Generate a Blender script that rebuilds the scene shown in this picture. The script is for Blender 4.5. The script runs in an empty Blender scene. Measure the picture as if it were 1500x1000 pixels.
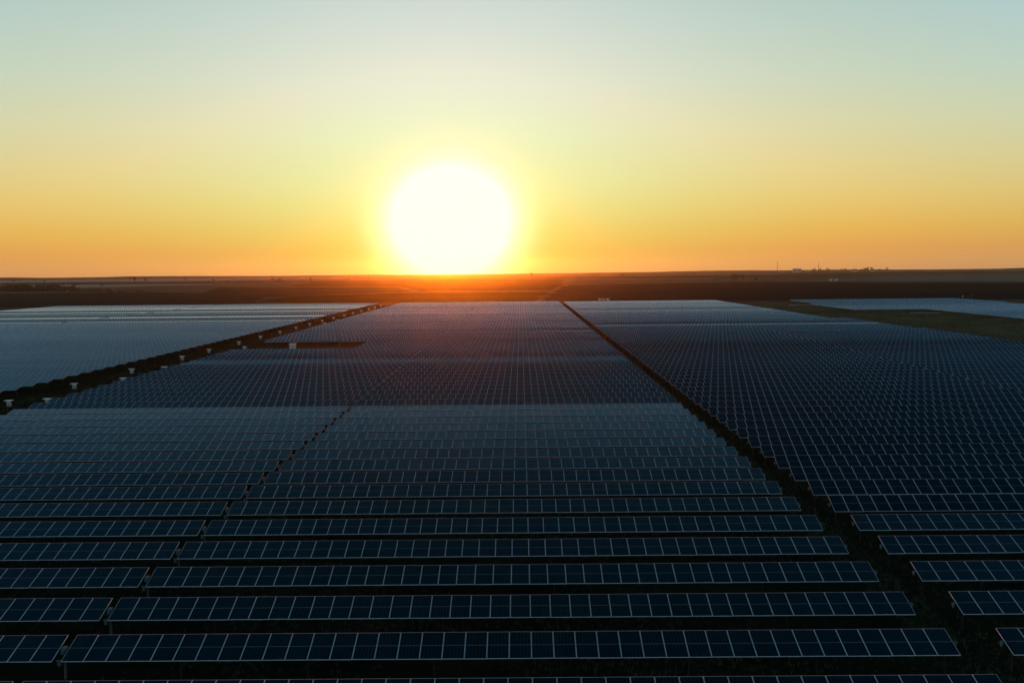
import bpy, math, random
import numpy as np
from mathutils import Matrix, Vector

random.seed(7)
rng = np.random.default_rng(7)
scn = bpy.context.scene
col = scn.collection

# ------------------------------------------------------------------ camera
CAM_H = 20.75                     # metres above the flat ground
YAW, PITCH, ROLL = -0.0086, 0.0656, 0.0102
cd = bpy.data.cameras.new('camera')
cd.sensor_width = 36.0
cd.lens = 36.0 * 1600.0 / 1500.0
cd.clip_start, cd.clip_end = 0.5, 20000.0
cam = bpy.data.objects.new('camera', cd)
col.objects.link(cam)
fwd = Vector((math.sin(YAW) * math.cos(PITCH), math.cos(YAW) * math.cos(PITCH), -math.sin(PITCH)))
rt0 = Vector((math.cos(YAW), -math.sin(YAW), 0))
up0 = rt0.cross(fwd)
rt = rt0 * math.cos(ROLL) - up0 * math.sin(ROLL)
up = rt0 * math.sin(ROLL) + up0 * math.cos(ROLL)
M = Matrix((rt, up, -fwd)).transposed().to_4x4()
M.translation = (0, 0, CAM_H)
cam.matrix_world = M
scn.camera = cam

# ------------------------------------------------------------------ view, sampling
scn.view_settings.view_transform = 'Standard'
scn.view_settings.look = 'None'
scn.view_settings.exposure = 0.0
scn.view_settings.gamma = 1.0
scn.cycles.use_denoising = True
scn.cycles.volume_bounces = 0
scn.cycles.max_bounces = 5
scn.cycles.diffuse_bounces = 2
scn.cycles.glossy_bounces = 3

# ------------------------------------------------------------------ sun and sky
SUN_EL, SUN_AZ = math.radians(2.51), math.radians(-3.63)
sd = Vector((math.sin(SUN_AZ) * math.cos(SUN_EL), math.cos(SUN_AZ) * math.cos(SUN_EL), math.sin(SUN_EL)))
sl = bpy.data.lights.new('sun', 'SUN')
sl.energy = 1.6
sl.angle = math.radians(0.5)
sl.color = (1.0, 0.16, 0.002)
so = bpy.data.objects.new('sun', sl)
so.rotation_euler = sd.to_track_quat('Z', 'Y').to_euler()
so.location = (0, 0, 200)
col.objects.link(so)


def s2l(c):
    return tuple(((v / 255.0) / 12.92 if v <= 10 else (((v / 255.0) + 0.055) / 1.055) ** 2.4) for v in c)


world = bpy.data.worlds.new('World')
scn.world = world
world.use_nodes = True
wn, wl = world.node_tree.nodes, world.node_tree.links
wn.clear()


def N(nodes, kind, **kw):
    n = nodes.new(kind)
    for k, v in kw.items():
        setattr(n, k, v)
    return n


def math_node(nodes, links, op, a, b=None, c=None, clamp=False):
    n = nodes.new('ShaderNodeMath')
    n.operation = op
    n.use_clamp = clamp
    for i, v in enumerate((a, b, c)):
        if v is None:
            continue
        if isinstance(v, (int, float)):
            n.inputs[i].default_value = v
        else:
            links.new(v, n.inputs[i])
    return n.outputs[0]


def vmath(nodes, links, op, a, b=None, scale=None):
    n = nodes.new('ShaderNodeVectorMath')
    n.operation = op
    for i, v in enumerate((a, b)):
        if v is None:
            continue
        if isinstance(v, (tuple, list)):
            n.inputs[i].default_value = v
        else:
            links.new(v, n.inputs[i])
    if scale is not None:
        if isinstance(scale, (int, float)):
            n.inputs['Scale'].default_value = scale
        else:
            links.new(scale, n.inputs['Scale'])
    return n


def ramp_node(nodes, links, fac, stops):
    r = nodes.new('ShaderNodeValToRGB')
    els = r.color_ramp.elements
    while len(els) < len(stops):
        els.new(0.5)
    for e, (p, c) in zip(els, stops):
        e.position = p
    for e, (p, c) in zip(els, stops):
        e.color = (*c, 1.0)
    links.new(fac, r.inputs['Fac'])
    return r.outputs['Color']


tc = N(wn, 'ShaderNodeTexCoord')
dirn = vmath(wn, wl, 'NORMALIZE', tc.outputs['Generated']).outputs[0]
sep = N(wn, 'ShaderNodeSeparateXYZ')
wl.new(dirn, sep.inputs[0])
zc = math_node(wn, wl, 'MAXIMUM', sep.outputs['Z'], 0.0)
zf = math_node(wn, wl, 'POWER', zc, 0.5)
SKY = [(0.0, (214, 152, 96)), (1, (226, 160, 82)), (2, (230, 178, 84)), (3.5, (229, 196, 112)), (5, (224, 205, 138)),
       (7, (214, 211, 164)), (9.5, (197, 210, 185)), (12, (183, 204, 192)), (14.2, (173, 198, 194)), (20, (124, 163, 182)),
       (30, (66, 122, 150)), (45, (4, 70, 94)), (60, (3, 48, 70)), (90, (12, 48, 74))]
base = ramp_node(wn, wl, zf, [(math.sqrt(math.sin(math.radians(e))), s2l(c)) for e, c in SKY])
# aureole of the low sun, thinner air higher up lets more blue through
# the sky turns cooler away from the sun's quarter
azd = math_node(wn, wl, 'ABSOLUTE', math_node(wn, wl, 'MULTIPLY', math_node(wn, wl, 'SUBTRACT', math_node(wn, wl, 'ARCTAN2', sep.outputs['X'], sep.outputs['Y']), SUN_AZ), 180 / math.pi))
ma = N(wn, 'ShaderNodeMapRange', interpolation_type='SMOOTHSTEP')
ma.inputs['From Min'].default_value = 17.0
ma.inputs['From Max'].default_value = 36.0
wl.new(azd, ma.inputs['Value'])
cool = N(wn, 'ShaderNodeMix', data_type='RGBA')
wl.new(ma.outputs['Result'], cool.inputs['Factor'])
cool.inputs[6].default_value = (1, 1, 1, 1)
cool.inputs[7].default_value = (0.88, 0.99, 1.16, 1)
base = vmath(wn, wl, 'MULTIPLY', base, cool.outputs[2]).outputs[0]
dot = vmath(wn, wl, 'DOT_PRODUCT', dirn, tuple(sd)).outputs['Value']
ang = math_node(wn, wl, 'MULTIPLY', math_node(wn, wl, 'ARCCOSINE', math_node(wn, wl, 'MINIMUM', dot, 0.9999999)), 180 / math.pi)
wide = math_node(wn, wl, 'EXPONENT', math_node(wn, wl, 'MULTIPLY', math_node(wn, wl, 'POWER', math_node(wn, wl, 'DIVIDE', ang, 14.0), 2.0), -1.0))
# refraction flattens the sun and its inner glare near the horizon
az = math_node(wn, wl, 'MULTIPLY', math_node(wn, wl, 'SUBTRACT', math_node(wn, wl, 'ARCTAN2', sep.outputs['X'], sep.outputs['Y']), SUN_AZ), 180 / math.pi)
elv = math_node(wn, wl, 'MULTIPLY', math_node(wn, wl, 'SUBTRACT', math_node(wn, wl, 'ARCSINE', sep.outputs['Z']), SUN_EL - math.radians(0.25)), 1.13 * 180 / math.pi)
ang2 = math_node(wn, wl, 'SQRT', math_node(wn, wl, 'ADD', math_node(wn, wl, 'POWER', math_node(wn, wl, 'ABSOLUTE', az), 2.0),
                                           math_node(wn, wl, 'POWER', math_node(wn, wl, 'ABSOLUTE', elv), 2.0)))
near = math_node(wn, wl, 'EXPONENT', math_node(wn, wl, 'DIVIDE', ang2, -3.6))
core = math_node(wn, wl, 'MULTIPLY', math_node(wn, wl, 'EXPONENT', math_node(wn, wl, 'MULTIPLY', math_node(wn, wl, 'POWER', math_node(wn, wl, 'DIVIDE', ang2, 3.12), 2.8), -1.0)), 1.7)
tint = ramp_node(wn, wl, zf, [(0.0, (0.7, 0.40, 0.0)), (0.13, (0.78, 0.55, 0.04)), (0.27, (0.9, 0.74, 0.42)), (0.40, (1.0, 0.66, 0.60))])
g1 = vmath(wn, wl, 'SCALE', tint, scale=math_node(wn, wl, 'MULTIPLY', wide, 0.34)).outputs[0]
g2 = vmath(wn, wl, 'SCALE', vmath(wn, wl, 'MULTIPLY', tint, (0.7, 1.2, 0.6)).outputs[0], scale=math_node(wn, wl, 'MULTIPLY', near, 0.40)).outputs[0]
g3 = vmath(wn, wl, 'SCALE', (1.0, 1.0, 1.0), scale=core).outputs[0]
tot = vmath(wn, wl, 'ADD', vmath(wn, wl, 'ADD', vmath(wn, wl, 'ADD', base, g1).outputs[0], g2).outputs[0], g3).outputs[0]
tot = vmath(wn, wl, 'MINIMUM', tot, s2l((232, 250, 247))).outputs[0]
bg = N(wn, 'ShaderNodeBackground')
wl.new(tot, bg.inputs['Color'])
bg.inputs['Strength'].default_value = 1.0
wo = N(wn, 'ShaderNodeOutputWorld')
wl.new(bg.outputs[0], wo.inputs['Surface'])


# ------------------------------------------------------------------ helpers
def tag(o, label=None, cat=None, group=None, kind=None):
    if label:
        o['label'] = label
    if cat:
        o['category'] = cat
    if group:
        o['group'] = group
    if kind:
        o['kind'] = kind
    return o


def link(name, data, parent=None, loc=None):
    o = bpy.data.objects.new(name, data)
    col.objects.link(o)
    if parent is not None:
        o.parent = parent
    if loc is not None:
        o.location = loc
    return o


class MB:
    """collects boxes, quads and tubes into one mesh"""

    def __init__(self):
        self.v, self.f, self.m = [], [], []

    def add(self, vs, fs, m=0):
        b = len(self.v)
        self.v += [tuple(p) for p in vs]
        self.f += [tuple(b + i for i in f) for f in fs]
        self.m += [m] * len(fs)
        return self

    def box(self, c, s, m=0, top=1.0):
        x, y, z = c
        a, b, h = s[0] / 2, s[1] / 2, s[2] / 2
        t = top
        vs = [(x - a, y - b, z - h), (x + a, y - b, z - h), (x + a, y + b, z - h), (x - a, y + b, z - h),
              (x - a * t, y - b * t, z + h), (x + a * t, y - b * t, z + h), (x + a * t, y + b * t, z + h), (x - a * t, y + b * t, z + h)]
        return self.add(vs, [(3, 2, 1, 0), (4, 5, 6, 7), (0, 1, 5, 4), (1, 2, 6, 5), (2, 3, 7, 6), (3, 0, 4, 7)], m)

    def tube(self, p, q, r, r2=None, n=8, m=0):
        p, q = Vector(p), Vector(q)
        r2 = r if r2 is None else r2
        d = (q - p).normalized()
        a = d.orthogonal().normalized()
        b = d.cross(a)
        vs = []
        for base_p, rad in ((p, r), (q, r2)):
            for k in range(n):
                t = 2 * math.pi * k / n
                vs.append(base_p + a * (rad * math.cos(t)) + b * (rad * math.sin(t)))
        fs = [(k, (k + 1) % n, n + (k + 1) % n, n + k) for k in range(n)]
        fs += [tuple(range(n - 1, -1, -1)), tuple(range(n, 2 * n))]
        return self.add(vs, fs, m)

    def mesh(self, name, mats):
        me = bpy.data.meshes.new(name)
        me.from_pydata(self.v, [], self.f)
        for mt in (mats if isinstance(mats, (list, tuple)) else [mats]):
            me.materials.append(mt)
        if any(self.m):
            me.polygons.foreach_set('material_index', self.m)
        me.update()
        return me

    def build(self, name, mats, parent=None, loc=None):
        return link(name, self.mesh(name, mats), parent, loc)


def np_mesh(name, verts, faces4, mats, mat_idx=None, uv=None):
    """verts (n,3), faces (m,k) with k constant"""
    me = bpy.data.meshes.new(name)
    n, (m, k) = len(verts), faces4.shape
    me.vertices.add(n)
    me.vertices.foreach_set('co', np.asarray(verts, dtype=np.float32).ravel())
    me.loops.add(m * k)
    me.loops.foreach_set('vertex_index', faces4.astype(np.int32).ravel())
    me.polygons.add(m)
    me.polygons.foreach_set('loop_start', np.arange(0, m * k, k, dtype=np.int32))
    me.polygons.foreach_set('loop_total', np.full(m, k, dtype=np.int32))
    for mt in mats:
        me.materials.append(mt)
    if mat_idx is not None:
        me.polygons.foreach_set('material_index', np.asarray(mat_idx, dtype=np.int32))
    if uv is not None:
        l = me.uv_layers.new(name='UVMap')
        l.data.foreach_set('uv', np.asarray(uv, dtype=np.float32).ravel())
    me.update(calc_edges=True)
    me.validate()
    return me


def ground_z(y):
    """the ground dips a little under the nearest rows"""
    t = min(max(90.0 - y, 0.0), 55.0)
    return -0.37 * t / 30.0


# ------------------------------------------------------------------ materials
def principled(name, color, rough=0.6, metal=0.0, ior=1.45, noise=None):
    m = bpy.data.materials.new(name)
    m.use_nodes = True
    n, l = m.node_tree.nodes, m.node_tree.links
    b = n['Principled BSDF']
    b.inputs['Base Color'].default_value = (*color, 1)
    b.inputs['Roughness'].default_value = rough
    b.inputs['Metallic'].default_value = metal
    b.inputs['IOR'].default_value = ior
    if noise:
        sc, amt = noise
        t = N(n, 'ShaderNodeTexCoord')
        x = N(n, 'ShaderNodeTexNoise')
        x.inputs['Scale'].default_value = sc
        x.inputs['Detail'].default_value = 5
        l.new(t.outputs['Object'], x.inputs['Vector'])
        c = ramp_node(n, l, x.outputs['Fac'], [(0.3, tuple(v * (1 - amt) for v in color)), (0.7, tuple(min(1, v * (1 + amt)) for v in color))])
        l.new(c, b.inputs['Base Color'])
    return m


ALU = principled('anodised_aluminium', (0.73, 0.75, 0.765), 0.75, 0.0, noise=(0.8, 0.12))
ALU.node_tree.nodes['Principled BSDF'].inputs['Specular IOR Level'].default_value = 0.1
STEEL = principled('weathered_steel', (0.018, 0.019, 0.02), 0.8, 0.0, noise=(3.0, 0.25))
BACK = principled('white_backsheet', (0.55, 0.56, 0.57), 0.6)
CAST = principled('grey_cast_housing', (0.09, 0.11, 0.125), 0.6, 0.0, noise=(6.0, 0.2))
WHITE = principled('white_painted_sheet', (0.60, 0.61, 0.61), 0.4, noise=(2.0, 0.06))
GREYBOX = principled('pale_grey_cabinet', (0.40, 0.43, 0.44), 0.5, noise=(3.0, 0.1))
DARK = principled('dark_plastic', (0.02, 0.021, 0.022), 0.6, noise=(5, 0.2))
CONC = principled('pale_concrete', (0.26, 0.25, 0.23), 0.85, noise=(1.5, 0.2))
BARK = principled('bark', (0.05, 0.038, 0.028), 0.9, noise=(3, 0.3))
LEAF = principled('leaves', (0.020, 0.027, 0.011), 0.8, noise=(0.4, 0.5))
LEAF2 = principled('dry_leaves', (0.032, 0.030, 0.013), 0.8, noise=(0.4, 0.5))
RUBBER = principled('rubber', (0.015, 0.015, 0.015), 0.8)
GLASSDK = principled('dark_window_glass', (0.015, 0.018, 0.02), 0.1)
REDL = principled('red_lens', (0.35, 0.02, 0.015), 0.3)
PLASTER = principled('pale_plaster', (0.36, 0.33, 0.29), 0.8, noise=(0.3, 0.1))
TILE = principled('roof_tiles', (0.18, 0.09, 0.06), 0.8, noise=(1, 0.2))


def module_glass():
    m = bpy.data.materials.new('solar_cells_under_glass')
    m.use_nodes = True
    n, l = m.node_tree.nodes, m.node_tree.links
    b = n['Principled BSDF']
    uvn = N(n, 'ShaderNodeUVMap')
    uvn.uv_map = 'UVMap'
    s = N(n, 'ShaderNodeSeparateXYZ')
    l.new(uvn.outputs[0], s.inputs[0])
    u, v = s.outputs['X'], s.outputs['Y']
    au = math_node(n, l, 'ABSOLUTE', u)
    av = math_node(n, l, 'ABSOLUTE', v)
    border = math_node(n, l, 'MAXIMUM', math_node(n, l, 'GREATER_THAN', au, 0.5505), math_node(n, l, 'GREATER_THAN', av, 1.1225))
    colf = math_node(n, l, 'FRACT', math_node(n, l, 'DIVIDE', math_node(n, l, 'ADD', u, 0.5415 + 0.1805 * 0.5), 0.1805))
    colgap = math_node(n, l, 'LESS_THAN', math_node(n, l, 'ABSOLUTE', math_node(n, l, 'SUBTRACT', colf, 0.5)), 0.016)
    rowf = math_node(n, l, 'FRACT', math_node(n, l, 'DIVIDE', math_node(n, l, 'ADD', v, 1.112 + 0.0925 * 0.5), 0.0925))
    rowgap = math_node(n, l, 'LESS_THAN', math_node(n, l, 'ABSOLUTE', math_node(n, l, 'SUBTRACT', rowf, 0.5)), 0.012)
    mid = math_node(n, l, 'LESS_THAN', av, 0.013)
    gap = math_node(n, l, 'MULTIPLY', math_node(n, l, 'MAXIMUM', colgap, rowgap), 0.22)
    k = math_node(n, l, 'MAXIMUM', math_node(n, l, 'MAXIMUM', gap, math_node(n, l, 'MULTIPLY', mid, 0.55)), border)
    # each module's cells are sorted by tint: a slow drift of blue between modules
    oi = N(n, 'ShaderNodeObjectInfo')
    geo = N(n, 'ShaderNodeNewGeometry')
    nz = N(n, 'ShaderNodeTexNoise')
    nz.inputs['Scale'].default_value = 0.35
    nz.inputs['Detail'].default_value = 3
    l.new(geo.outputs['Position'], nz.inputs['Vector'])
    cell = ramp_node(n, l, nz.outputs['Fac'], [(0.3, (0.0010, 0.0030, 0.0048)), (0.7, (0.0018, 0.0056, 0.0085))])
    # thin dust film, a little different on every module, with washed patches
    sp = N(n, 'ShaderNodeSeparateXYZ')
    l.new(geo.outputs['Position'], sp.inputs[0])
    cx = math_node(n, l, 'FLOOR', math_node(n, l, 'DIVIDE', math_node(n, l, 'ADD', sp.outputs['X'], 0.1), 1.15))
    cy = math_node(n, l, 'FLOOR', math_node(n, l, 'DIVIDE', math_node(n, l, 'SUBTRACT', sp.outputs['Y'], 52.6), 6.34))
    cb = N(n, 'ShaderNodeCombineXYZ')
    l.new(cx, cb.inputs[0])
    l.new(cy, cb.inputs[1])
    wn_ = N(n, 'ShaderNodeTexWhiteNoise')
    l.new(cb.outputs[0], wn_.inputs['Vector'])
    nw = N(n, 'ShaderNodeTexNoise')
    nw.inputs['Scale'].default_value = 1.6
    nw.inputs['Detail'].default_value = 5
    l.new(geo.outputs['Position'], nw.inputs['Vector'])
    film = math_node(n, l, 'MULTIPLY', math_node(n, l, 'POWER', wn_.outputs['Value'], 2.0), math_node(n, l, 'MULTIPLY', nw.outputs['Fac'], 0.009))
    cell = vmath(n, l, 'ADD', cell, vmath(n, l, 'SCALE', (1.0, 0.95, 0.9), scale=film).outputs[0]).outputs[0]
    mx = N(n, 'ShaderNodeMix', data_type='RGBA')
    l.new(k, mx.inputs['Factor'])
    l.new(cell, mx.inputs[6])
    mx.inputs[7].default_value = (0.42, 0.44, 0.46, 1)
    l.new(mx.outputs[2], b.inputs['Base Color'])
    # dust makes the glass gloss uneven
    nd = N(n, 'ShaderNodeTexNoise')
    nd.inputs['Scale'].default_value = 0.9
    nd.inputs['Detail'].default_value = 6
    l.new(geo.outputs['Position'], nd.inputs['Vector'])
    mr_ = N(n, 'ShaderNodeMapRange')
    mr_.inputs['To Min'].default_value = 0.10
    mr_.inputs['To Max'].default_value = 0.22
    l.new(nd.outputs['Fac'], mr_.inputs['Value'])
    l.new(mr_.outputs[0], b.inputs['Roughness'])
    b.inputs['IOR'].default_value = 1.33
    return m


CELL = module_glass()


def ground_mat(name, stops, scale, detail=8.0, rough=0.95, stretch=(1, 1, 1), bump=0.0):
    m = bpy.data.materials.new(name)
    m.use_nodes = True
    n, l = m.node_tree.nodes, m.node_tree.links
    b = n['Principled BSDF']
    geo = N(n, 'ShaderNodeNewGeometry')
    mp = N(n, 'ShaderNodeMapping')
    mp.inputs['Scale'].default_value = stretch
    l.new(geo.outputs['Position'], mp.inputs['Vector'])
    nz = N(n, 'ShaderNodeTexNoise')
    nz.inputs['Scale'].default_value = scale
    nz.inputs['Detail'].default_value = detail
    nz.inputs['Roughness'].default_value = 0.62
    l.new(mp.outputs[0], nz.inputs['Vector'])
    c = ramp_node(n, l, nz.outputs['Fac'], stops)
    nz2 = N(n, 'ShaderNodeTexNoise')
    nz2.inputs['Scale'].default_value = scale * 23
    nz2.inputs['Detail'].default_value = 4
    l.new(geo.outputs['Position'], nz2.inputs['Vector'])
    mr_ = N(n, 'ShaderNodeMapRange')
    mr_.inputs['To Min'].default_value = 0.55
    mr_.inputs['To Max'].default_value = 1.45
    l.new(nz2.outputs['Fac'], mr_.inputs['Value'])
    c2 = vmath(n, l, 'SCALE', c, scale=mr_.outputs[0]).outputs[0]
    l.new(c2, b.inputs['Base Color'])
    b.inputs['Roughness'].default_value = rough
    b.inputs['Specular IOR Level'].default_value = 0.0
    return m


G_LAND = ground_mat('dry_plain', [(0.3, (0.10, 0.066, 0.036)), (0.5, (0.15, 0.10, 0.058)), (0.72, (0.21, 0.15, 0.09))], 0.004, stretch=(0.6, 1.6, 1))
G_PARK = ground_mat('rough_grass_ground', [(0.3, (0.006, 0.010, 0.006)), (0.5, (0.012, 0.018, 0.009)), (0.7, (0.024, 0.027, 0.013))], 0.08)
G_STRIP = ground_mat('weedy_strip', [(0.3, (0.05, 0.052, 0.022)), (0.5, (0.11, 0.095, 0.045)), (0.7, (0.19, 0.135, 0.075))], 0.05)
G_CLEAR = ground_mat('bare_soil', [(0.3, (0.05, 0.035, 0.022)), (0.6, (0.085, 0.055, 0.033)), (0.75, (0.05, 0.055, 0.022))], 0.1)
G_PLOUGH = ground_mat('ploughed_soil', [(0.3, (0.022, 0.019, 0.016)), (0.5, (0.032, 0.026, 0.021)), (0.7, (0.048, 0.038, 0.029))], 0.01, stretch=(0.3, 1.2, 1))
G_DARK = ground_mat('dark_stubble', [(0.3, (0.030, 0.026, 0.018)), (0.5, (0.045, 0.038, 0.026)), (0.7, (0.065, 0.052, 0.034))], 0.01, stretch=(0.3, 1.3, 1))
G_PALE = ground_mat('pale_stubble', [(0.3, (0.28, 0.22, 0.16)), (0.5, (0.37, 0.30, 0.225)), (0.7, (0.46, 0.38, 0.29))], 0.008, stretch=(0.4, 1.4, 1))
G_MID = ground_mat('grey_brown_stubble', [(0.3, (0.14, 0.105, 0.075)), (0.5, (0.20, 0.155, 0.11)), (0.7, (0.26, 0.21, 0.15))], 0.008, stretch=(0.4, 1.4, 1))
G_BROWN = ground_mat('brown_stubble', [(0.3, (0.05, 0.026, 0.007)), (0.5, (0.07, 0.036, 0.011)), (0.7, (0.09, 0.05, 0.016))], 0.008, stretch=(0.4, 1.4, 1))
GRASS = principled('grass_blades', (0.045, 0.078, 0.026), 0.7, noise=(0.15, 0.6))
GRASS2 = principled('dry_grass_blades', (0.10, 0.085, 0.04), 0.8, noise=(0.15, 0.5))

# ------------------------------------------------------------------ ground, fields, hills
R_END = 5600.0
vs, fs = [], []
ys = [-2500, -800, -200, 0, 20, 35, 50, 60, 70, 80, 90, 120, 200, 400, 700, 1200, 2000, 3000, 4000, 5000, R_END]
xs = [-R_END, -3500, -1500, -600, -200, 0, 200, 600, 1500, 3500, R_END]
for y in ys:
    for x in xs:
        vs.append((x, y, ground_z(y)))
w = len(xs)
for j in range(len(ys) - 1):
    for i in range(w - 1):
        a = j * w + i
        fs.append((a, a + 1, a + w + 1, a + w))
me = bpy.data.meshes.new('ground')
me.from_pydata(vs, [], fs)
me.materials.append(G_LAND)
tag(link('ground', me), 'dry brown plain reaching to the horizon', 'ground', kind='structure')


def sheet(name, pts, z, mat, cuts=None):
    """flat patch; the edge is cut finely and roughened so it does not look ruled"""
    out = []
    n = len(pts)
    for i in range(n):
        p, q = Vector((*pts[i], 0)), Vector((*pts[(i + 1) % n], 0))
        L = (q - p).length
        k = max(1, int(L / (cuts or 1e9)))
        for s in range(k):
            r = p.lerp(q, s / k)
            if cuts and s:
                r += Vector((random.uniform(-1, 1), random.uniform(-1, 1), 0)) * cuts * 0.12
            out.append((r.x, r.y, z))
    me = bpy.data.meshes.new(name)
    me.from_pydata(out, [], [tuple(range(len(out)))])
    me.materials.append(mat)
    return me


# the park's own ground follows the dip of the land
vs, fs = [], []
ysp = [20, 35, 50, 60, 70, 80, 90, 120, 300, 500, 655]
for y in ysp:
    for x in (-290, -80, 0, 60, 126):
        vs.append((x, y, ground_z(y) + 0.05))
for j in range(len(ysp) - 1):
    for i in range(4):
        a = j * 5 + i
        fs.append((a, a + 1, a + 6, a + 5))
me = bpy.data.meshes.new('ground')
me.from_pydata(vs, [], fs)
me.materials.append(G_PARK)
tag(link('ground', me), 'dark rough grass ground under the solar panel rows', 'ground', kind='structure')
STRIP = [(121.5, 265), (119, 360), (112.5, 445), (112, 632), (146, 640), (160, 645), (300, 645), (300, 380), (200, 250), (140, 200)]
tag(link('ground', sheet('ground', STRIP, 0.12, G_STRIP, 12)), 'olive and brown weedy strip right of the solar rows', 'ground', kind='structure')
CLEAR = [(-73, 263), (-41.2, 263), (-41.8, 304), (-72.5, 304)]
tag(link('ground', sheet('ground', CLEAR, 0.12, G_CLEAR, 4)), 'bare brown clearing among the solar rows', 'ground', kind='structure')
FIELDS = [
    ('dark ploughed field behind the right-hand solar rows', [(11, 707), (36, 1079), (65, 1447), (342, 1518), (571, 1246), (1500, 1300), (1500, 640), (290, 655), (135, 668)], G_PLOUGH),
    ('pale field beyond the dark ploughed field on the right', [(402, 1560), (709, 2120), (1400, 2300), (1500, 1500), (593, 1310)], G_MID),
    ('dark stubble field behind the left-hand solar rows', [(-900, 1162), (-398, 1191), (-246, 1025), (-175, 731), (-257, 690), (-700, 660)], G_DARK),
    ('dark field band left of the sun', [(-337, 1162), (-420, 1525), (-156, 1362), (-111, 1085), (-198, 951), (-249, 860)], G_DARK),
    ('brown stubble field behind the middle solar rows', [(-185, 760), (-190, 925), (-104, 1010), (23, 988), (8, 705), (-60, 690)], G_BROWN),
    ('dark field far away on the left plain', [(-1500, 2300), (-500, 2100), (-300, 2300), (-700, 2700), (-1700, 2800)], G_DARK),
    ('pale field far away on the left plain', [(-1600, 1650), (-700, 1600), (-500, 1900), (-900, 2150), (-1700, 2200)], G_PALE),
    ('pale grey-brown plain far away on the left', [(-3300, 2850), (-800, 2750), (-500, 3300), (-900, 4000), (-3300, 4100)], G_PALE),
    ('grey-brown plain far away on the right', [(1000, 2400), (2400, 2300), (3000, 4300), (1500, 4200), (900, 3650), (1500, 3620), (2250, 3310), (1500, 2790)], G_MID),
    ('dark field far away on the right plain', [(700, 3000), (1500, 2800), (2200, 3300), (1500, 3600), (900, 3500)], G_DARK),
    ('brown field beyond the middle rows below the sun', [(-330, 1560), (-150, 1390), (-100, 1100), (30, 1085), (55, 1440), (90, 2250), (-200, 2600), (-420, 2200)], G_BROWN),
    ('dark field far away behind the middle', [(100, 2300), (600, 2250), (900, 2700), (300, 2900), (50, 2800)], G_DARK),
]
for i, (lb, pts, mt) in enumerate(FIELDS):
    tag(link('field', sheet('field', pts, 0.15 + 0.02 * i, mt, 40)), lb, 'field', kind='structure')


def ridge(y, x0, x1, heights, depth, mat, seed):
    """a low long hill: a smooth bank with a noisy crest"""
    r = random.Random(seed)
    n = 120
    vs, fs = [], []
    prof = [0, 0.4, 0.8, 1.0, 0.85, 0.4, 0]
    ph = [r.uniform(0, 6.3) for _ in range(5)]
    for i in range(n + 1):
        t = i / n
        x = x0 + (x1 - x0) * t
        k = t * (len(heights) - 1)
        a = min(int(k), len(heights) - 2)
        s = k - a
        s = s * s * (3 - 2 * s)
        h = heights[a] * (1 - s) + heights[a + 1] * s
        h += 0.9 * sum(math.sin(t * f + p) / (q + 1) for q, (f, p) in enumerate(zip((23, 41, 77, 120, 190), ph))) * (0.4 + 0.06 * h)
        h = max(h, 0.2)
        for j, p in enumerate(prof):
            vs.append((x, y + depth * (j / 6 - 0.5) + 60 * math.sin(t * 9 + ph[0]), p * h - 0.3))
    for i in range(n):
        for j in range(6):
            a = i * 7 + j
            fs.append((a, a + 7, a + 8, a + 1))
    me = bpy.data.meshes.new('hills')
    me.from_pydata(vs, [], fs)
    me.materials.append(mat)
    for p in me.polygons:
        p.use_smooth = True
    return me


tag(link('hills', ridge(5200, -3600, -300, [7, 8, 9, 6, 7, 4, 3, 2], 500, G_LAND, 1)), 'low hills on the left horizon', 'hills', kind='structure')
tag(link('hills', ridge(4400, -2800, -700, [3, 5, 4, 5, 3, 1], 400, G_DARK, 2)), 'lower dark rise before the left horizon', 'hills', kind='structure')
tag(link('hills', ridge(5100, 1900, 3600, [1, 3, 10, 14, 16, 14], 500, G_DARK, 3)), 'low dark hill on the right horizon', 'hills', kind='structure')
tag(link('hills', ridge(5300, -400, 2000, [0, 1, 2, 4, 6, 5, 4, 2], 400, G_LAND, 4)), 'faint rise along the middle horizon', 'hills', kind='structure')

# ------------------------------------------------------------------ the solar trackers
MW, ML, MT = 1.134, 2.278, 0.030       # module width, length, frame depth
PX = 1.15                              # module pitch along the row
LIP = 0.014
AXIS = 1.60                            # torque tube above the ground
OFF = 0.10                             # modules above the tube centre


def module_geo():
    a, b, t = MW / 2, ML / 2, MT / 2
    ai, bi = a - LIP, b - LIP
    V = [(-a, -b, t), (a, -b, t), (a, b, t), (-a, b, t), (-ai, -bi, t), (ai, -bi, t), (ai, bi, t), (-ai, bi, t),
         (-a, -b, -t), (a, -b, -t), (a, b, -t), (-a, b, -t),
         (-ai, -bi, t - 0.003), (ai, -bi, t - 0.003), (ai, bi, t - 0.003), (-ai, bi, t - 0.003)]
    frame = [(0, 1, 5, 4), (1, 2, 6, 5), (2, 3, 7, 6), (3, 0, 4, 7), (8, 9, 1, 0), (9, 10, 2, 1), (10, 11, 3, 2), (11, 8, 0, 3)]
    glass = [(12, 13, 14, 15)]
    back = [(11, 10, 9, 8)]
    return np.array(V), frame, glass, back


MV, M_FRAME, M_GLASS, M_BACK = module_geo()


def module_mesh(with_frame):
    fs = (M_FRAME if with_frame else []) + M_GLASS + M_BACK
    used = sorted({i for f in fs for i in f})
    mp = {o: k for k, o in enumerate(used)}
    F = np.array([[mp[i] for i in f] for f in fs])
    mi = ([1] * len(M_FRAME) if with_frame else []) + [0, 2]
    uv = np.array([[MV[i][0], MV[i][1]] for f in fs for i in f])
    return np_mesh('solar_module', MV[used], F, [CELL, ALU, BACK], mi, uv)


def frame_mesh():
    F = np.array(M_FRAME)
    return np_mesh('frame', MV[:12], F, [ALU])


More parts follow.
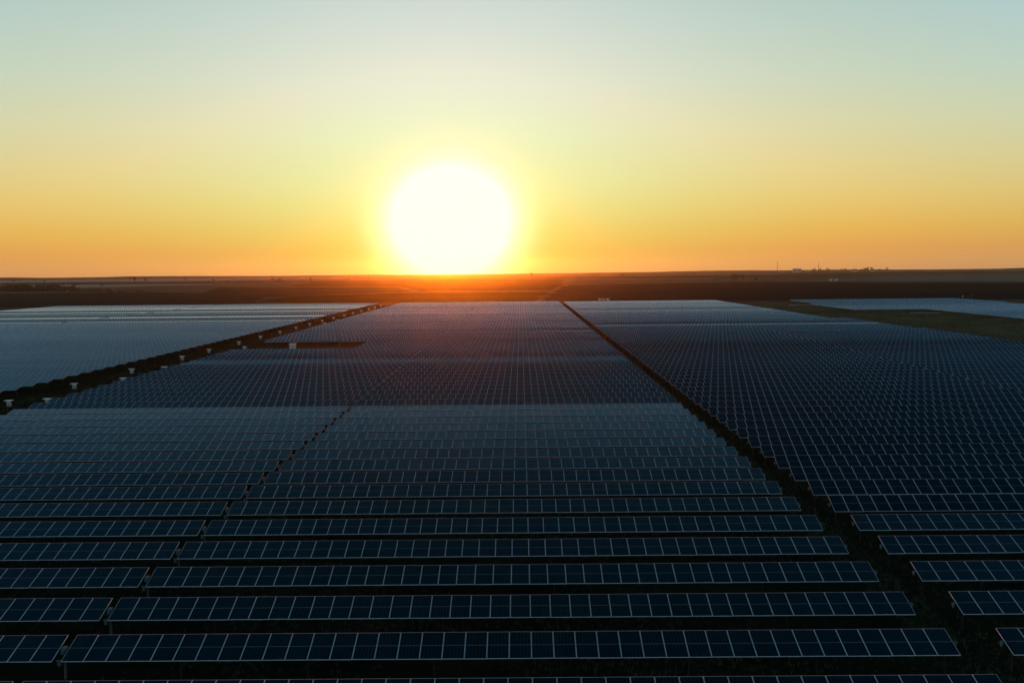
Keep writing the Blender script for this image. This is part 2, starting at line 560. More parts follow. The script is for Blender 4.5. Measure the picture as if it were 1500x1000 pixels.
ME_MOD_FULL, ME_MOD_BARE, ME_FRAME = module_mesh(True), module_mesh(False), frame_mesh()


def array_arrays(xs_, jitter=True):
    """all modules of one row, laid flat about the tube: verts, faces, material ids, uv"""
    fs = np.array(M_FRAME + M_GLASS + M_BACK)
    mi = np.array([1] * len(M_FRAME) + [0, 2])
    V, F, U, Mi = [], [], [], []
    uv1 = np.array([[MV[i][0], MV[i][1]] for f in fs for i in f])
    for k, x in enumerate(xs_):
        v = MV.copy()
        tl = rng.normal(0, 0.0018)
        v[:, 2] += v[:, 1] * tl + rng.normal(0, 0.003)
        v[:, 0] += x
        v[:, 2] += OFF
        V.append(v)
        F.append(fs + 16 * k)
        Mi.append(mi)
        U.append(uv1)
    return np.concatenate(V), np.concatenate(F), np.concatenate(Mi), np.concatenate(U)


def hbeam(mb, x, z0, z1):
    h = (z1 - z0)
    zc_ = (z0 + z1) / 2
    mb.box((x, -0.07, zc_), (0.10, 0.012, h))
    mb.box((x, 0.07, zc_), (0.10, 0.012, h))
    mb.box((x, 0, zc_), (0.010, 0.128, h))


def layout(left_x0, n_left, n_right, right_x0):
    """module centre positions of both wings; the slew drive sits between them"""
    L = [left_x0 + PX * (i + 0.5) for i in range(n_left)]
    R = [right_x0 + PX * (i + 0.5) for i in range(n_right)]
    return L + R


# wings: (x of first module edge left, count left, x of first module edge right, count right, drive x)
LAY = {
    'LC': (-71.40, 41, -23.78, 40, -24.02),
    'LCgap': (-71.40 + 26 * PX, 15, -23.78, 40, -24.02),
    'R': (24.90, 43, 74.85, 41, 74.60),
    'Rb': (24.90, 43, 74.85, 39, 74.60),
    'Rc': (24.90, 43, 74.85, 34, 74.60),
    'FA': (-179.6, 41, -131.98, 41, -132.22),
    'FAgap': (-179.6, 41, -131.98, 16, -132.22),
    'FB': (-276.4, 41, -228.8, 41, -229.04),
    'FRa': (147.0, 41, 194.6, 41, 194.36),
    'FRb': (178.5, 41, 226.1, 41, 225.86),
    'FRc': (154.0, 41, 201.6, 41, 201.36),
}
CACHE = {}


def kit(key):
    """shared meshes of one layout, in coordinates whose x origin is the drive"""
    if key in CACHE:
        return CACHE[key]
    xl, nl, xr, nr, xd = LAY[key]
    xs_ = [x - xd for x in layout(xl, nl, nr, xr)]
    x0, x1 = xl - xd, xr + nr * PX - xd
    arr = array_arrays(xs_)
    tube = MB().box(((x0 + x1) / 2, 0, 0), (x1 - x0 + 0.16, 0.12, 0.12))
    posts = [x0 + 0.4 + (x1 - x0 - 0.8) * i / 14 for i in range(15) if i != 7]
    post = MB()
    hbeam(post, 0, -AXIS - 0.25, -0.065)
    post.box((0, 0, -0.03), (0.16, 0.22, 0.17))
    sup = MB().box(((x0 + x1) / 2, 0, 0), (x1 - x0 + 0.16, 0.12, 0.12))
    for px in posts:
        hbeam(sup, px, -AXIS - 0.25, -0.065)
    d = dict(x0=x0, x1=x1, xs=xs_, xd=xd, arr=arr, posts=posts,
             me_arr=np_mesh('module_array', arr[0], arr[1], [CELL, ALU, BACK], arr[2], arr[3]),
             me_tube=tube.mesh('torque_tube', STEEL), me_post=post.mesh('support_post', STEEL),
             me_sup=sup.mesh('support_frame', STEEL))
    CACHE[key] = d
    return d


drv = MB()
drv.box((0, 0, -0.02), (0.20, 0.34, 0.34))
drv.tube((-0.13, 0, 0), (0.13, 0, 0), 0.15, n=14)
drv.tube((0.0, -0.16, -0.05), (0.0, -0.42, -0.05), 0.06, n=10)
drv.box((0.0, -0.30, 0.03), (0.10, 0.12, 0.10))
hbeam(drv, 0, -AXIS - 0.25, -0.19)
ME_DRIVE = drv.mesh('slew_drive', CAST)
cap = MB().tube((-0.05, 0, 0), (0.05, 0, 0), 0.11, n=12)
cap.box((0, 0, -0.13), (0.06, 0.20, 0.08))
ME_CAP = cap.mesh('end_bearing', CAST)
ctl = MB().box((0, 0, 0), (0.16, 0.10, 0.26)).box((0, -0.03, 0.15), (0.24, 0.2, 0.02))
ME_CTL = ctl.mesh('controller_box', CAST)


def smooth_noise(seed, n=140, step=5):
    r = random.Random(seed)
    pts = [r.uniform(-1, 1) for _ in range(n // step + 3)]
    out = []
    for i in range(n):
        k, s = divmod(i, step)
        s /= step
        s = s * s * (3 - 2 * s)
        out.append(pts[k] * (1 - s) + pts[k + 1] * s)
    return out


SN = {k: smooth_noise(s) for k, s in (('LC', 11), ('R', 12), ('FA', 13), ('FB', 13), ('FR', 15))}
JR = random.Random(5)


def pw(i, pts):
    for (a, va), (b, vb) in zip(pts, pts[1:]):
        if i <= b:
            return va + (vb - va) * max(0.0, (i - a)) / (b - a)
    return pts[-1][1]


STRIPES = {  # single rows left standing flatter (shine) or steeper (dark) than their neighbours
    'LC': {29: -.05, 30: -.035, 31: .06, 32: .05, 39: .05, 40: .05, 46: -.09, 47: .07, 48: .06, 56: .04, 57: .04, 63: -.05, 70: -.085, 71: -.06, 72: .05, 80: .03, 88: -.04},
    'R': {32: .06, 35: .06, 36: .04, 43: .03, 50: -.05, 51: -.075, 52: .06, 53: .05, 60: .03, 71: -.06, 72: .03, 84: -.04},
    'F': {61: -.13, 62: .06, 63: .06, 65: .05, 67: -.11, 68: -.11, 69: .07, 70: .07, 71: .05, 72: -.05, 74: .07, 75: .06, 76: -.10, 77: -.12,
          79: .07, 80: .07, 81: .06, 83: -.10, 84: -.08, 87: -.06, 88: -.10, 90: .03},
    'FR': {}}


def tilt(key, i):
    """how far each row is turned towards the camera (radians); whole groups of rows stand alike"""
    g = key[:2] if key[:2] in ('LC', 'FA', 'FB', 'FR') else 'R'
    n, j = SN[g][i], JR.uniform(-1, 1)
    st_ = STRIPES['F' if g in ('FA', 'FB') else g].get(i, 0.0)
    if g == 'LC':
        t = pw(i, [(1, .29), (9, .275), (10, .25), (12, .22), (17, .185), (17.5, .295), (23, .31), (25, .32), (34, .28), (46, .25), (60, .22), (75, .18), (95, .14)])
        return t + st_ + n * (0.004 if i < 18 else 0.022) + j * (0.004 if i < 18 else 0.012)
    if g == 'R':
        t = pw(i, [(1, .29), (6, .30), (6.5, .40), (16, .40), (30, .34), (45, .28), (60, .23), (75, .18), (95, .14)])
        return t + st_ + n * (0.006 if i < 20 else 0.02) + j * (0.006 if i < 18 else 0.01)
    if g == 'FR':
        return 0.225 + n * 0.03 + j * 0.01
    t = pw(i, [(18, .235), (40, .205), (56, .19), (95, .15)])
    return t + st_ + n * 0.012 + j * 0.006


PITCH_Y, Y_ROW2 = 6.34, 55.74
rows = []                                       # (key, block, row number, y)
for i in range(1, 96):
    y = Y_ROW2 + PITCH_Y * (i - 2)
    if y > 648:
        break
    rows.append(('LCgap' if 267 < y < 301 else 'LC', 'LC', i, y))
    if i >= 2 and y < 642:
        rows.append(('R' if y < 330 else 'Rb' if y < 400 else 'Rc', 'R', i, y))
    if 166 < y < 646:
        rows.append(('FAgap' if 541 < y < 551 else 'FA', 'FA', i, y))
    if 375 < y < 646:
        rows.append(('FB', 'FB', i, y))
    if 388 < y < 482:
        rows.append(('FRb', 'FR', i, y))
    elif 482 < y < 560:
        rows.append(('FRa', 'FR', i, y))
    elif 560 <= y < 632:
        rows.append(('FRc', 'FR', i, y))


def seen_size(r):
    key, blk, i, y = r
    xl, nl, xr, nr, xd = LAY[key]
    lo, hi = max(xl, -0.485 * y), min(xr + nr * PX, 0.468 * y)
    return max(0.0, hi - lo) / (y * y)


order = sorted(rows, key=seen_size, reverse=True)
single = set((r[1], r[2]) for r in order[:296])

ONES = ['', 'first', 'second', 'third', 'fourth', 'fifth', 'sixth', 'seventh', 'eighth', 'ninth', 'tenth', 'eleventh', 'twelfth', 'thirteenth',
        'fourteenth', 'fifteenth', 'sixteenth', 'seventeenth', 'eighteenth', 'nineteenth', 'twentieth']
TENS = {2: 'twenty', 3: 'thirty'}


def ordinal(n):
    if n <= 20:
        return ONES[n]
    return TENS[n // 10] + ('-' + ONES[n % 10] if n % 10 else '')


GROUPS = {'LC': 'solar tracker rows left of the right-hand lane', 'R': 'solar tracker rows right of the right-hand lane',
          'FA': 'solar tracker rows beyond the left-hand lane', 'FB': 'solar tracker rows at the far left', 'FR': 'solar tracker rows beyond the weedy strip'}
FAR_LABEL = {'LC': 'distant dark solar panel row, closely packed, between the left and right lanes',
             'R': 'distant dark solar panel row, closely packed, between right lane and weedy strip',
             'FA': 'pale shining solar panel row beyond the left lane with white-roofed inverters',
             'FB': 'pale shining solar panel row at the far left edge, away from the lane',
             'FR': 'pale blue solar panel row beyond the weedy strip at far right'}


def row_label(blk, i):
    if blk == 'LC' and i == 1:
        return 'nearest solar panel row, cut off by the bottom edge of the photo'
    if blk == 'LC' and i <= 30:
        return '%s solar panel row from the bottom, left of the right-hand dark lane' % ordinal(i)
    if blk == 'R' and i <= 30:
        return '%s solar panel row from the bottom, right of the right-hand dark lane' % ordinal(i - 1)
    if blk == 'FA' and i - 19 < 8:
        return '%s nearest pale solar panel row beyond the left lane of inverters' % ordinal(max(1, i - 18))
    if blk in ('LC',):
        if 267 < Y_ROW2 + PITCH_Y * (i - 2) < 301:
            return 'shortened solar panel row ending at the bare brown clearing'
    return FAR_LABEL[blk]


DETAIL_ROWS, FRAME_ROWS = 14, 6
stuff_parts = []
for key, blk, i, y in rows:
    k = kit(key)
    t = tilt(key, i)
    gz = ground_z(y)
    if (blk, i) not in single:
        stuff_parts.append((k, t, y, gz))
        continue
    root = link('solar_tracker', None, None, (k['xd'], y, gz))
    tag(root, row_label(blk, i), 'solar panels', GROUPS[blk])
    if i <= DETAIL_ROWS and blk in ('LC', 'R'):
        for x in k['xs']:
            tt = t + random.gauss(0, 0.0035)
            o = link('solar_module', ME_MOD_BARE if i <= FRAME_ROWS else ME_MOD_FULL, root,
                     (x, -OFF * math.sin(tt), AXIS + OFF * math.cos(tt)))
            o.rotation_euler = (tt, 0, 0)
            if i <= FRAME_ROWS:
                link('frame', ME_FRAME, o)
        tb = link('torque_tube', k['me_tube'], root, (0, 0, AXIS))
        tb.rotation_euler = (t, 0, 0)
        for px in k['posts']:
            link('support_post', k['me_post'], root, (px, 0, AXIS))
    else:
        o = link('module_array', k['me_arr'], root, (0, 0, AXIS))
        o.rotation_euler = (t, 0, 0)
        link('support_frame', k['me_sup'], root, (0, 0, AXIS))
    link('slew_drive', ME_DRIVE, root, (0, 0, AXIS))
    if i <= 40:
        for x in (k['x0'] - 0.14, k['x1'] + 0.14):
            link('end_bearing', ME_CAP, root, (x, 0, AXIS))
        link('controller_box', ME_CTL, root, (0.0, -0.75 if blk == 'LC' else -0.4, AXIS - 0.45))

# the rest, past three hundred: one mass
if stuff_parts:
    V, F, Mi, U, b = [], [], [], [], 0
    for k, t, y, gz in stuff_parts:
        v, f, mi, uv = k['arr']
        c, s = math.cos(t), math.sin(t)
        vv = np.stack([v[:, 0] + k['xd'], v[:, 1] * c - v[:, 2] * s + y, v[:, 1] * s + v[:, 2] * c + AXIS + gz], 1)
        V.append(vv)
        F.append(f + b)
        Mi.append(mi)
        U.append(uv)
        b += len(vv)
        sv = np.array([p.co for p in k['me_sup'].vertices]) + np.array([k['xd'], y, AXIS + gz])
        sf = np.array([list(p.vertices) for p in k['me_sup'].polygons])
        V.append(sv)
        F.append(sf + b)
        Mi.append(np.full(len(sf), 3))
        U.append(np.zeros((len(sf) * 4, 2)))
        b += len(sv)
    me = np_mesh('distant_solar_trackers', np.concatenate(V), np.concatenate(F), [CELL, ALU, BACK, STEEL], np.concatenate(Mi), np.concatenate(U))
    tag(link('distant_solar_trackers', me), 'farthest thin rows of solar panels near the edge of the park', 'solar panels', kind='stuff')

# ------------------------------------------------------------------ inverter stands along the left lane
def inverter_meshes():
    stand = MB()
    for x in (-0.42, 0.42):
        stand.box((x, 0.1, 0.81), (0.06, 0.06, 1.62))
        stand.box((x, 0.1, 0.02), (0.2, 0.2, 0.04))
    stand.box((0, 0.14, 0.75), (0.78, 0.03, 0.06))
    stand.box((0, 0.14, 1.35), (0.78, 0.03, 0.06))
    cab = MB().box((0, -0.06, 1.12), (0.66, 0.36, 0.78))
    cab.box((0, -0.25, 1.13), (0.56, 0.02, 0.62))
    for q in range(6):
        cab.box((-0.2 + q * 0.08, -0.06, 0.63), (0.035, 0.06, 0.06))
    roof = MB()
    roof.box((0, 0, 1.66), (1.28, 0.95, 0.035))
    roof.box((0, -0.48, 1.635), (1.28, 0.02, 0.08))
    roof.box((0, 0.48, 1.635), (1.28, 0.02, 0.08))
    vent = MB().box((0, -0.268, 0.95), (0.4, 0.012, 0.16))
    return stand.mesh('stand', STEEL), cab.mesh('cabinet', GREYBOX), roof.mesh('roof', WHITE), vent.mesh('vent', DARK)


I_STAND, I_CAB, I_ROOF, I_VENT = inverter_meshes()


def inverter(x, y, label, group, rz=0.0):
    r = link('inverter_stand', None, None, (x, y, 0.06))
    r.rotation_euler = (0, 0, rz)
    tag(r, label, 'inverter', group)
    link('stand', I_STAND, r)
    c = link('cabinet', I_CAB, r)
    link('vent', I_VENT, c)
    ro = link('roof', I_ROOF, r)
    r.scale = (0.92, 0.92, 0.92)
    ro.rotation_euler = (0.03, random.uniform(-.02, .02), 0)
    return r


ys_inv = [165.7, 190.4, 218.7, 250.8, 273.0, 302.0, 328.0, 353.8, 379.8, 405, 431, 457, 483, 509, 535, 561, 587, 613]
for q, y in enumerate(ys_inv):
    if q == 0:
        lb = 'grey inverter box under white flat roof, nearest the left edge of the photo'
    elif q < 10:
        lb = '%s white-roofed inverter box along the far side of the left lane' % ordinal(q + 1)
    else:
        lb = 'tiny distant white-roofed inverter box near the far end of left lane'
    inverter(-78.5 + random.uniform(-.2, .2), y, lb, 'white-roofed inverters along the left lane', random.uniform(-.06, .06))
for y, lb in ((167.5, 'white inverter roof just behind the left ends of panel rows, nearest one'),
              (199.6, 'second white inverter roof behind the left ends of panel rows'),
              (223.0, 'third white inverter roof behind the left ends of panel rows'),
              (281.0, 'white-roofed inverter box at the left end of the brown clearing'),
              (407.0, 'small distant white inverter roof behind panel rows past the clearing'),
              (437.0, 'farthest white inverter roof behind panel rows past the clearing')):
    inverter(-73.4 if y != 281.0 else -71.5, y, lb, 'inverters at the left ends of the panel rows', random.uniform(-.05, .05))
inverter(188.6, 494.0, 'lone white-roofed inverter standing on the weedy strip at right', 'inverters on the right strip')
inverter(275.5, 684.0, 'tiny pale inverter stand behind the far right panel rows', 'inverters on the right strip')

# transformer station in the clearing
st = link('transformer_station', None, None, (-57.6, 274.0, 0.1))
tag(st, 'small pale transformer kiosk standing in the bare brown clearing', 'transformer')
MB().box((0, 0, 1.35), (1.45, 1.4, 2.3)).build('body', GREYBOX, st)
MB().box((0, 0, 2.56), (1.6, 1.6, 0.12)).build('roof', WHITE, st)
MB().box((0, 0, 0.1), (1.8, 1.8, 0.3)).build('plinth', CONC, st)
for s in (-1, 1):
    dr = MB().box((s * 0.34, -0.715, 1.35), (0.64, 0.03, 2.0)).build('door', GREYBOX, st)
    MB().box((s * 0.1, -0.74, 1.35), (0.03, 0.03, 0.18)).build('handle', DARK, dr)


def pole(x, y, h, lb):
    p = link('lightning_pole', None, None, (x, y, 0.05))
    tag(p, lb, 'pole', 'lightning poles in the solar park')
    MB().tube((0, 0, 0.2), (0, 0, h * 0.6), 0.09, 0.06, n=10).tube((0, 0, h * 0.6), (0, 0, h), 0.045, 0.02, n=8).build('mast', STEEL, p)
    MB().box((0, 0, 0.1), (0.6, 0.6, 0.3), top=0.8).build('footing', CONC, p)


pole(-47.0, 281.0, 8.2, 'thin pale lightning pole standing in the brown clearing')
pole(37.5, 712.0, 7.0, 'thin pole at the field edge beside the end of the right lane')
pole(198, 668.0, 9.0, 'thin pole before the dark ploughed field at right')
pole(-222, 690.0, 9.0, 'thin pole behind the shining rows at left')

# slabs lying on the strip
for (x, y, lx, lb) in ((148.6, 585.0, 10.5, 'pale concrete slab at the far tip of the weedy strip'), (174.4, 472.5, 12.5, 'pale concrete slab before the pale blue rows at right')):
    s_ = MB().box((0, 0, 0.18), (lx, 2.6, 0.36)).build('concrete_slab', CONC, None, (x, y, 0.1))
    tag(s_, lb, 'slab')


# ------------------------------------------------------------------ parked vans at the far edge
def van(x, y, rz, lb):
    r = link('parked_van', None, None, (x, y, 0.02))
    r.rotation_euler = (0, 0, rz)
    tag(r, lb, 'van', 'white vans at the field edge')
    r.scale = (0.8, 0.8, 0.75)
    prof = [(-2.5, 0.45), (2.45, 0.45), (2.6, 0.8), (2.5, 1.15), (1.75, 1.35), (1.05, 2.1), (0.8, 2.25), (-2.3, 2.3), (-2.5, 2.1)]
    n = len(prof)
    vs_ = [(sx * (0.98 if z < 1.4 else 0.9), yy, z) for sx in (-1, 1) for yy, z in prof]
    fs_ = [tuple(range(n - 1, -1, -1)), tuple(range(n, 2 * n))] + [(k, (k + 1) % n, n + (k + 1) % n, n + k) for k in range(n)]
    MB().add(vs_, fs_).build('body', WHITE, r)
    for sy in (-1.6, 1.65):
        for sx in (-0.9, 0.9):
            wv = MB().tube((sx - 0.1, sy, 0.34), (sx + 0.1, sy, 0.34), 0.34, n=14).build('wheel', RUBBER, r)
            MB().tube((sx - 0.115, sy, 0.34), (sx + 0.115, sy, 0.34), 0.19, n=10).build('rim', STEEL, wv)
    MB().add([(-0.8, 1.14, 2.03), (0.8, 1.14, 2.03), (0.86, 1.76, 1.39), (-0.86, 1.76, 1.39)], [(0, 1, 2, 3)]).build('windscreen', GLASSDK, r)
    for s in (-0.45, 0.45):
        MB().box((s, -2.5, 1.7), (0.7, 0.06, 0.6)).build('rear_window', GLASSDK, r)
    for s in (-0.85, 0.85):
        MB().box((s, -2.5, 1.1), (0.12, 0.05, 0.4)).build('tail_light', REDL, r)


van(51.0, 706, 0.05, 'leftmost of three white vans parked beyond the far panel edge')
van(53.4, 706.6, -0.06, 'middle of three white vans parked beyond the far panel edge')
van(56.0, 706, 0.35, 'rightmost of three white vans parked beyond the far panel edge')


# ------------------------------------------------------------------ trees, bushes
def crown_arrays(r, n, rx, ry, rz, cz, leaf):
    c = []
    blobs = [(r.gauss(0, .38), r.gauss(0, .38), r.uniform(-.55, .6), r.uniform(.28, .55)) for _ in range(9)]
    for _ in range(n):
        bx, by, bz, br = r.choice(blobs)
        while True:
            p = Vector((r.uniform(-1, 1), r.uniform(-1, 1), r.uniform(-1, 1)))
            if p.length < 1:
                break
        c.append(Vector(((bx + p.x * br) * rx, (by + p.y * br) * ry, cz + (bz + p.z * br) * rz)))
    V, F = [], []
    for p in c:
        a = Vector((r.gauss(0, 1), r.gauss(0, 1), r.gauss(0, 1))).normalized()
        b = a.orthogonal().normalized()
        s = leaf * r.uniform(.6, 1.4)
        q = a.cross(b)
        k = len(V)
        V += [p - b * s, p + q * s * .6, p + b * s, p - q * s * .6]
        F.append((k, k + 1, k + 2, k + 3))
    return V, F


def tree_meshes(seed, h, wide, bushy=False):
    r = random.Random(seed)
    V, F = crown_arrays(r, 420, wide * .5, wide * .5, h * .42, h * (.5 if bushy else .62), h * 0.045)
    me = bpy.data.meshes.new('crown')
    me.from_pydata([tuple(v) for v in V], [], F)
    me.materials.append(LEAF if seed % 2 else LEAF2)
    t = MB().tube((0, 0, -0.2), (0, 0, h * .45), h * .03, h * .018, n=7)
    for k in range(5):
        a = 2 * math.pi * k / 5 + r.uniform(-.3, .3)
        z = h * r.uniform(.22, .42)
        t.tube((0, 0, z), (math.cos(a) * wide * .3, math.sin(a) * wide * .3, z + h * .25), h * .013, h * .005, n=5)
    return me, t.mesh('trunk', BARK)


TM = [tree_meshes(s, 10, w_, b_) for s, w_, b_ in ((1, 9, False), (2, 8, False), (3, 12, True), (5, 7, False), (4, 13, True))]


def tree(x, y, h, kind, lb, group, name='tree', wide=1.0):
    o = link(name, None, None, (x, y, 0.1))
    o.rotation_euler = (0, 0, random.uniform(0, 6.28))
    s = h / 10.0
    o.scale = (s * wide, s * wide, s)
    tag(o, lb, 'bush' if name == 'bush' else 'tree', group)
    link('trunk', TM[kind][1], o)
    link('crown', TM[kind][0], o)
    return o


TREES = [  # x, y, height, kind, label
    (281, 1572, 6, 4, 'low bush, left of the dark clump beyond the ploughed field'),
    (313, 1600, 13, 2, 'tallest dark tree of the clump beyond the ploughed field'),
    (326, 1610, 10, 0, 'round tree right of the tallest in the ploughed field clump'),
    (342, 1590, 6, 4, 'low bush at the right end of the ploughed field clump'),
    (-1042, 2907, 14, 0, 'lone tree near the left horizon, left of a thin pair'),
    (-871, 2460, 15, 1, 'leaning tree on the left plain above the tree belt'),
    (-850, 2470, 11, 3, 'smaller tree beside the leaning one on the left plain'),
    (-905, 2950, 10, 0, 'small hazy tree behind the leaning one on the left plain'),
    (-810, 1834, 7, 2, 'dark round bush just above the left tree belt'),
    (-692, 1691, 8, 4, 'wide low bush above the right end of left tree belt'),
    (-660, 1720, 6, 2, 'low bush right of the wide one above the left belt'),
    (-685, 2430, 8, 2, 'single dark tree on the plain left of the sun'),
    (-556, 2450, 8, 4, 'left one of two close bushes on the plain before the sun'),
    (-536, 2431, 8, 2, 'right one of two close bushes on the plain before the sun'),
    (-487, 2532, 7, 2, 'small bush on the plain, right of two close bushes'),
    (-414, 2621, 9, 2, 'dark bush on the orange plain left below the sun'),
    (-356, 2560, 7, 4, 'wide bush on the orange plain below the sun'),
    (30, 3197, 13, 2, 'dark round tree on the horizon just right of the sun'),
    (263, 2828, 9, 2, 'small tree on the plain right of the sun'),
    (396, 3251, 10, 0, 'small horizon tree further right of the sun'),
    (-1321, 2838, 9, 2, 'dark bush near the left edge of the plain'),
    (-1180, 2700, 8, 4, 'second dark bush on the left plain above the belt'),
    (-1411, 3075, 10, 0, 'outermost small tree at the left edge of the plain'),
    (520, 3300, 10, 2, 'small dark tree on the middle right horizon'),
    (1442, 4316, 14, 0, 'pointed tree on the right horizon past the village'),
]
for x, y, h, kd, lb in TREES:
    tree(x, y, h, kd, lb, 'scattered trees on the plain', 'bush' if kd in (2, 4) else 'tree')
for q in range(22):                              # the row of trees at the village
    x = 1135 + q * 14 + random.uniform(-6, 6)
    tree(x * 0.98, 4250 + random.uniform(-60, 120), random.uniform(9, 17), q % 4, 'dark tree in the broken row along the village horizon', 'trees along the village', wide=0.9)
tree(-64.5, 271.5, 1.7, 2, 'low green bush at the left end of the brown clearing', 'bushes in the solar park', 'bush')
tree(282.0, 686.0, 2.6, 4, 'small pale bush beside the tiny inverter at far right', 'bushes in the solar park', 'bush')

# far belt of trees on the left reads as one mass
r = random.Random(21)
BV, BF = [], []
for q in range(150):
    t = r.random()
    x = -760 + 340 * t
    y = 1340 + 60 * math.sin(t * 5) + r.uniform(-40, 40) - 60 * t
    h = (8.5 if t < .62 else 5.0) * r.uniform(.6, 1.15) * (0.75 + 0.35 * math.sin(t * 4.2))
    V, F = crown_arrays(r, 110, h * .85, h * .85, h * .5, h * .45, h * .13)
    k = len(BV)
    BV += [(v.x + x, v.y + y, max(v.z, 0.1)) for v in V]
    BF += [tuple(i + k for i in f) for f in F]
me = bpy.data.meshes.new('tree_belt')
me.from_pydata(BV, [], BF)
me.materials.append(LEAF)
tag(link('tree_belt', me), 'long dark belt of trees across the left plain', 'trees', kind='stuff')


# ------------------------------------------------------------------ village and masts on the right horizon
def house(x, y, w_, d_, h, rz, lb, roofm=TILE):
    o = link('house', None, None, (x, y, 0.05))
    o.rotation_euler = (0, 0, rz)
    tag(o, lb, 'house', 'houses on the far plain')
    MB().box((0, 0, h / 2), (w_, d_, h)).build('wall', PLASTER, o)
    a, b = w_ / 2 + .4, d_ / 2 + .4
    MB().add([(-a, -b, h), (a, -b, h), (a, b, h), (-a, b, h), (-a, 0, h + d_ * .35), (a, 0, h + d_ * .35)],
             [(0, 1, 5, 4), (2, 3, 4, 5), (1, 2, 5), (3, 0, 4), (3, 2, 1, 0)]).build('roof', roofm, o)
    for s in (-.28, .28):
        MB().box((s * w_, -d_ / 2 - .02, h * .55), (w_ * .14, .08, h * .35)).build('window', GLASSDK, o)


house(965, 4066, 16, 9, 5, .1, 'small pale house on the right horizon, left of the village hall')
house(993, 3943, 30, 14, 9, -.1, 'long pale hall on the right horizon below the left mast', PLASTER)
house(1060, 4050, 14, 9, 5, .3, 'small house right of the long pale hall')
house(1235, 4058, 18, 10, 6, 0, 'house among the dark village trees')
house(1305, 4070, 16, 9, 6, .2, 'last house at the right end of the village')
house(431, 1523, 3.4, 3, 2.0, 0, 'left one of two tiny white huts behind the ploughed field', WHITE)
house(437, 1518, 3.4, 3, 2.0, 0, 'right one of two tiny white huts behind the ploughed field', WHITE)


def mast(x, y, h, lb):
    o = link('radio_mast', None, None, (x, y, 0.05))
    tag(o, lb, 'mast', 'radio masts on the horizon')
    m = MB()
    w0, w1 = 1.3, 0.5
    c = [(-1, -1), (1, -1), (1, 1), (-1, 1)]
    hh = h * .88
    n = 12
    for a, b in c:
        m.tube((a * w0, b * w0, 0), (a * w1, b * w1, hh), .18, .12, n=5)
    for k in range(n):
        z0, z1 = hh * k / n, hh * (k + 1) / n
        q0, q1 = w0 + (w1 - w0) * k / n, w0 + (w1 - w0) * (k + 1) / n
        for e in range(4):
            (a, b), (a2, b2) = c[e], c[(e + 1) % 4]
            m.tube((a * q0, b * q0, z0), (a2 * q1, b2 * q1, z1), .09, n=4)
    m.build('lattice_tower', STEEL, o)
    MB().tube((0, 0, hh), (0, 0, h), .16, .08, n=6).tube((.6, 0, hh - 3), (.6, 0, hh + 1), .25, n=6).build('antenna', WHITE, o)


mast(1007, 4300, 50, 'taller thin radio mast, left of two on the right horizon')
mast(1173, 4320, 40, 'shorter radio mast rising from the village trees')

# ------------------------------------------------------------------ grass
gx, gy = [], []
for _ in range(26000):                          # under and between the near rows
    y = 44 + 110 * rng.random() ** 1.6
    x = rng.uniform(-0.5 * y - 2, 0.48 * y + 2)
    if math.sin(x * .31 + 1.3 * math.sin(y * .17)) + math.sin(y * .23 + x * .09) + rng.normal(0, .8) > 0.1:
        gx.append(x)
        gy.append(y)
for _ in range(9000):                           # verges of the lanes
    y = 60 + 330 * rng.random() ** 1.4
    if rng.random() < .55:
        x = rng.uniform(-83.5, -72.0)
        if y < 150:
            continue
    else:
        x = rng.uniform(22.3, 24.9)
    gx.append(x)
    gy.append(y)
gx, gy = np.array(gx), np.array(gy)
n = len(gx)
B = 5
hs = rng.uniform(.10, .34, (n, B))
an = rng.uniform(0, 6.283, (n, B))
bx = gx[:, None] + rng.normal(0, .09, (n, B))
by = gy[:, None] + rng.normal(0, .09, (n, B))
gz = np.array([ground_z(v) for v in gy])[:, None] + 0.04
wx, wy = np.cos(an) * .014, np.sin(an) * .014
lx, ly = rng.normal(0, .09, (n, B)), rng.normal(0, .09, (n, B))
P0 = np.stack([bx - wx, by - wy, gz + 0 * bx], -1)
P1 = np.stack([bx + wx, by + wy, gz + 0 * bx], -1)
P2 = np.stack([bx + lx, by + ly, gz + hs], -1)
V = np.stack([P0, P1, P2], 2).reshape(-1, 3)
F = np.arange(len(V)).reshape(-1, 3)
mi = (rng.random(len(F)) < .25).astype(int)
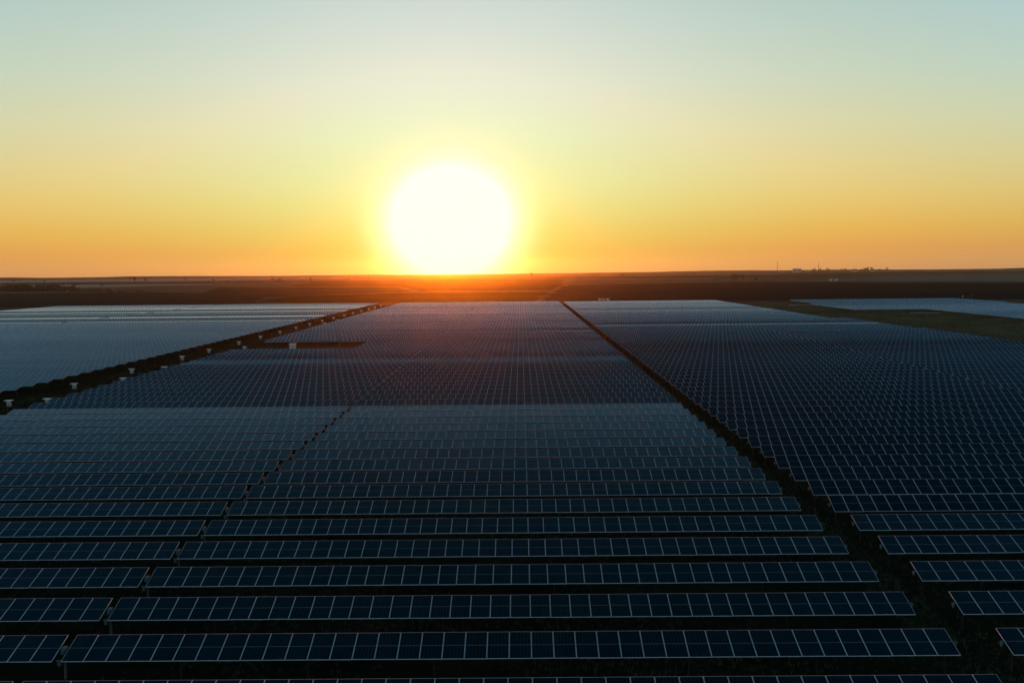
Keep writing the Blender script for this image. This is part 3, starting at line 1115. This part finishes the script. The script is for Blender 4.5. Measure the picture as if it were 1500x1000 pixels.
tag(link('grass', np_mesh('grass', V, F, [GRASS, GRASS2], mi)), 'dark rough grass between the solar panel rows', 'grass', kind='stuff')

sx, sy = [], []
for _ in range(4500):                           # taller weeds on the right strip
    y = rng.uniform(255, 625)
    x = rng.uniform(114, 200)
    lim = 121.5 if y < 330 else (119 if y < 400 else 113)
    if x < lim + 1.5 or x > 176 + (0 if y < 480 else -24):
        continue
    sx.append(x)
    sy.append(y)
sx, sy = np.array(sx), np.array(sy)
n = len(sx)
hs = rng.uniform(.25, .8, (n, 6))
an = rng.uniform(0, 6.283, (n, 6))
bx = sx[:, None] + rng.normal(0, .3, (n, 6))
by = sy[:, None] + rng.normal(0, .3, (n, 6))
wx, wy = np.cos(an) * .08, np.sin(an) * .08
P0 = np.stack([bx - wx, by - wy, 0.1 + 0 * bx], -1)
P1 = np.stack([bx + wx, by + wy, 0.1 + 0 * bx], -1)
P2 = np.stack([bx + rng.normal(0, .2, (n, 6)), by + rng.normal(0, .2, (n, 6)), 0.1 + hs], -1)
V = np.stack([P0, P1, P2], 2).reshape(-1, 3)
F = np.arange(len(V)).reshape(-1, 3)
mi = (rng.random(len(F)) < .55).astype(int)
tag(link('weeds', np_mesh('weeds', V, F, [GRASS, GRASS2], mi)), 'olive and rusty weeds covering the right strip', 'weeds', kind='stuff')

# ------------------------------------------------------------------ the air
HZ_TOP = 62.0
hz = MB().box((0, 1500, (HZ_TOP - 3.0) / 2), (2 * R_END + 400, 2 * 4300, HZ_TOP + 3.0)).build('haze', [])
tag(hz, 'warm evening haze over the plain', 'haze', kind='stuff')
hm = bpy.data.materials.new('evening_haze')
hm.use_nodes = True
hn, hl = hm.node_tree.nodes, hm.node_tree.links
hn.clear()
pv = hn.new('ShaderNodeVolumePrincipled')
pv.inputs['Color'].default_value = (0.92, 0.92, 0.92, 1)
pv.inputs['Density'].default_value = 3.6e-5
pv.inputs['Anisotropy'].default_value = 0.95
ho = hn.new('ShaderNodeOutputMaterial')
hl.new(pv.outputs[0], ho.inputs['Volume'])
hz.data.materials.append(hm)
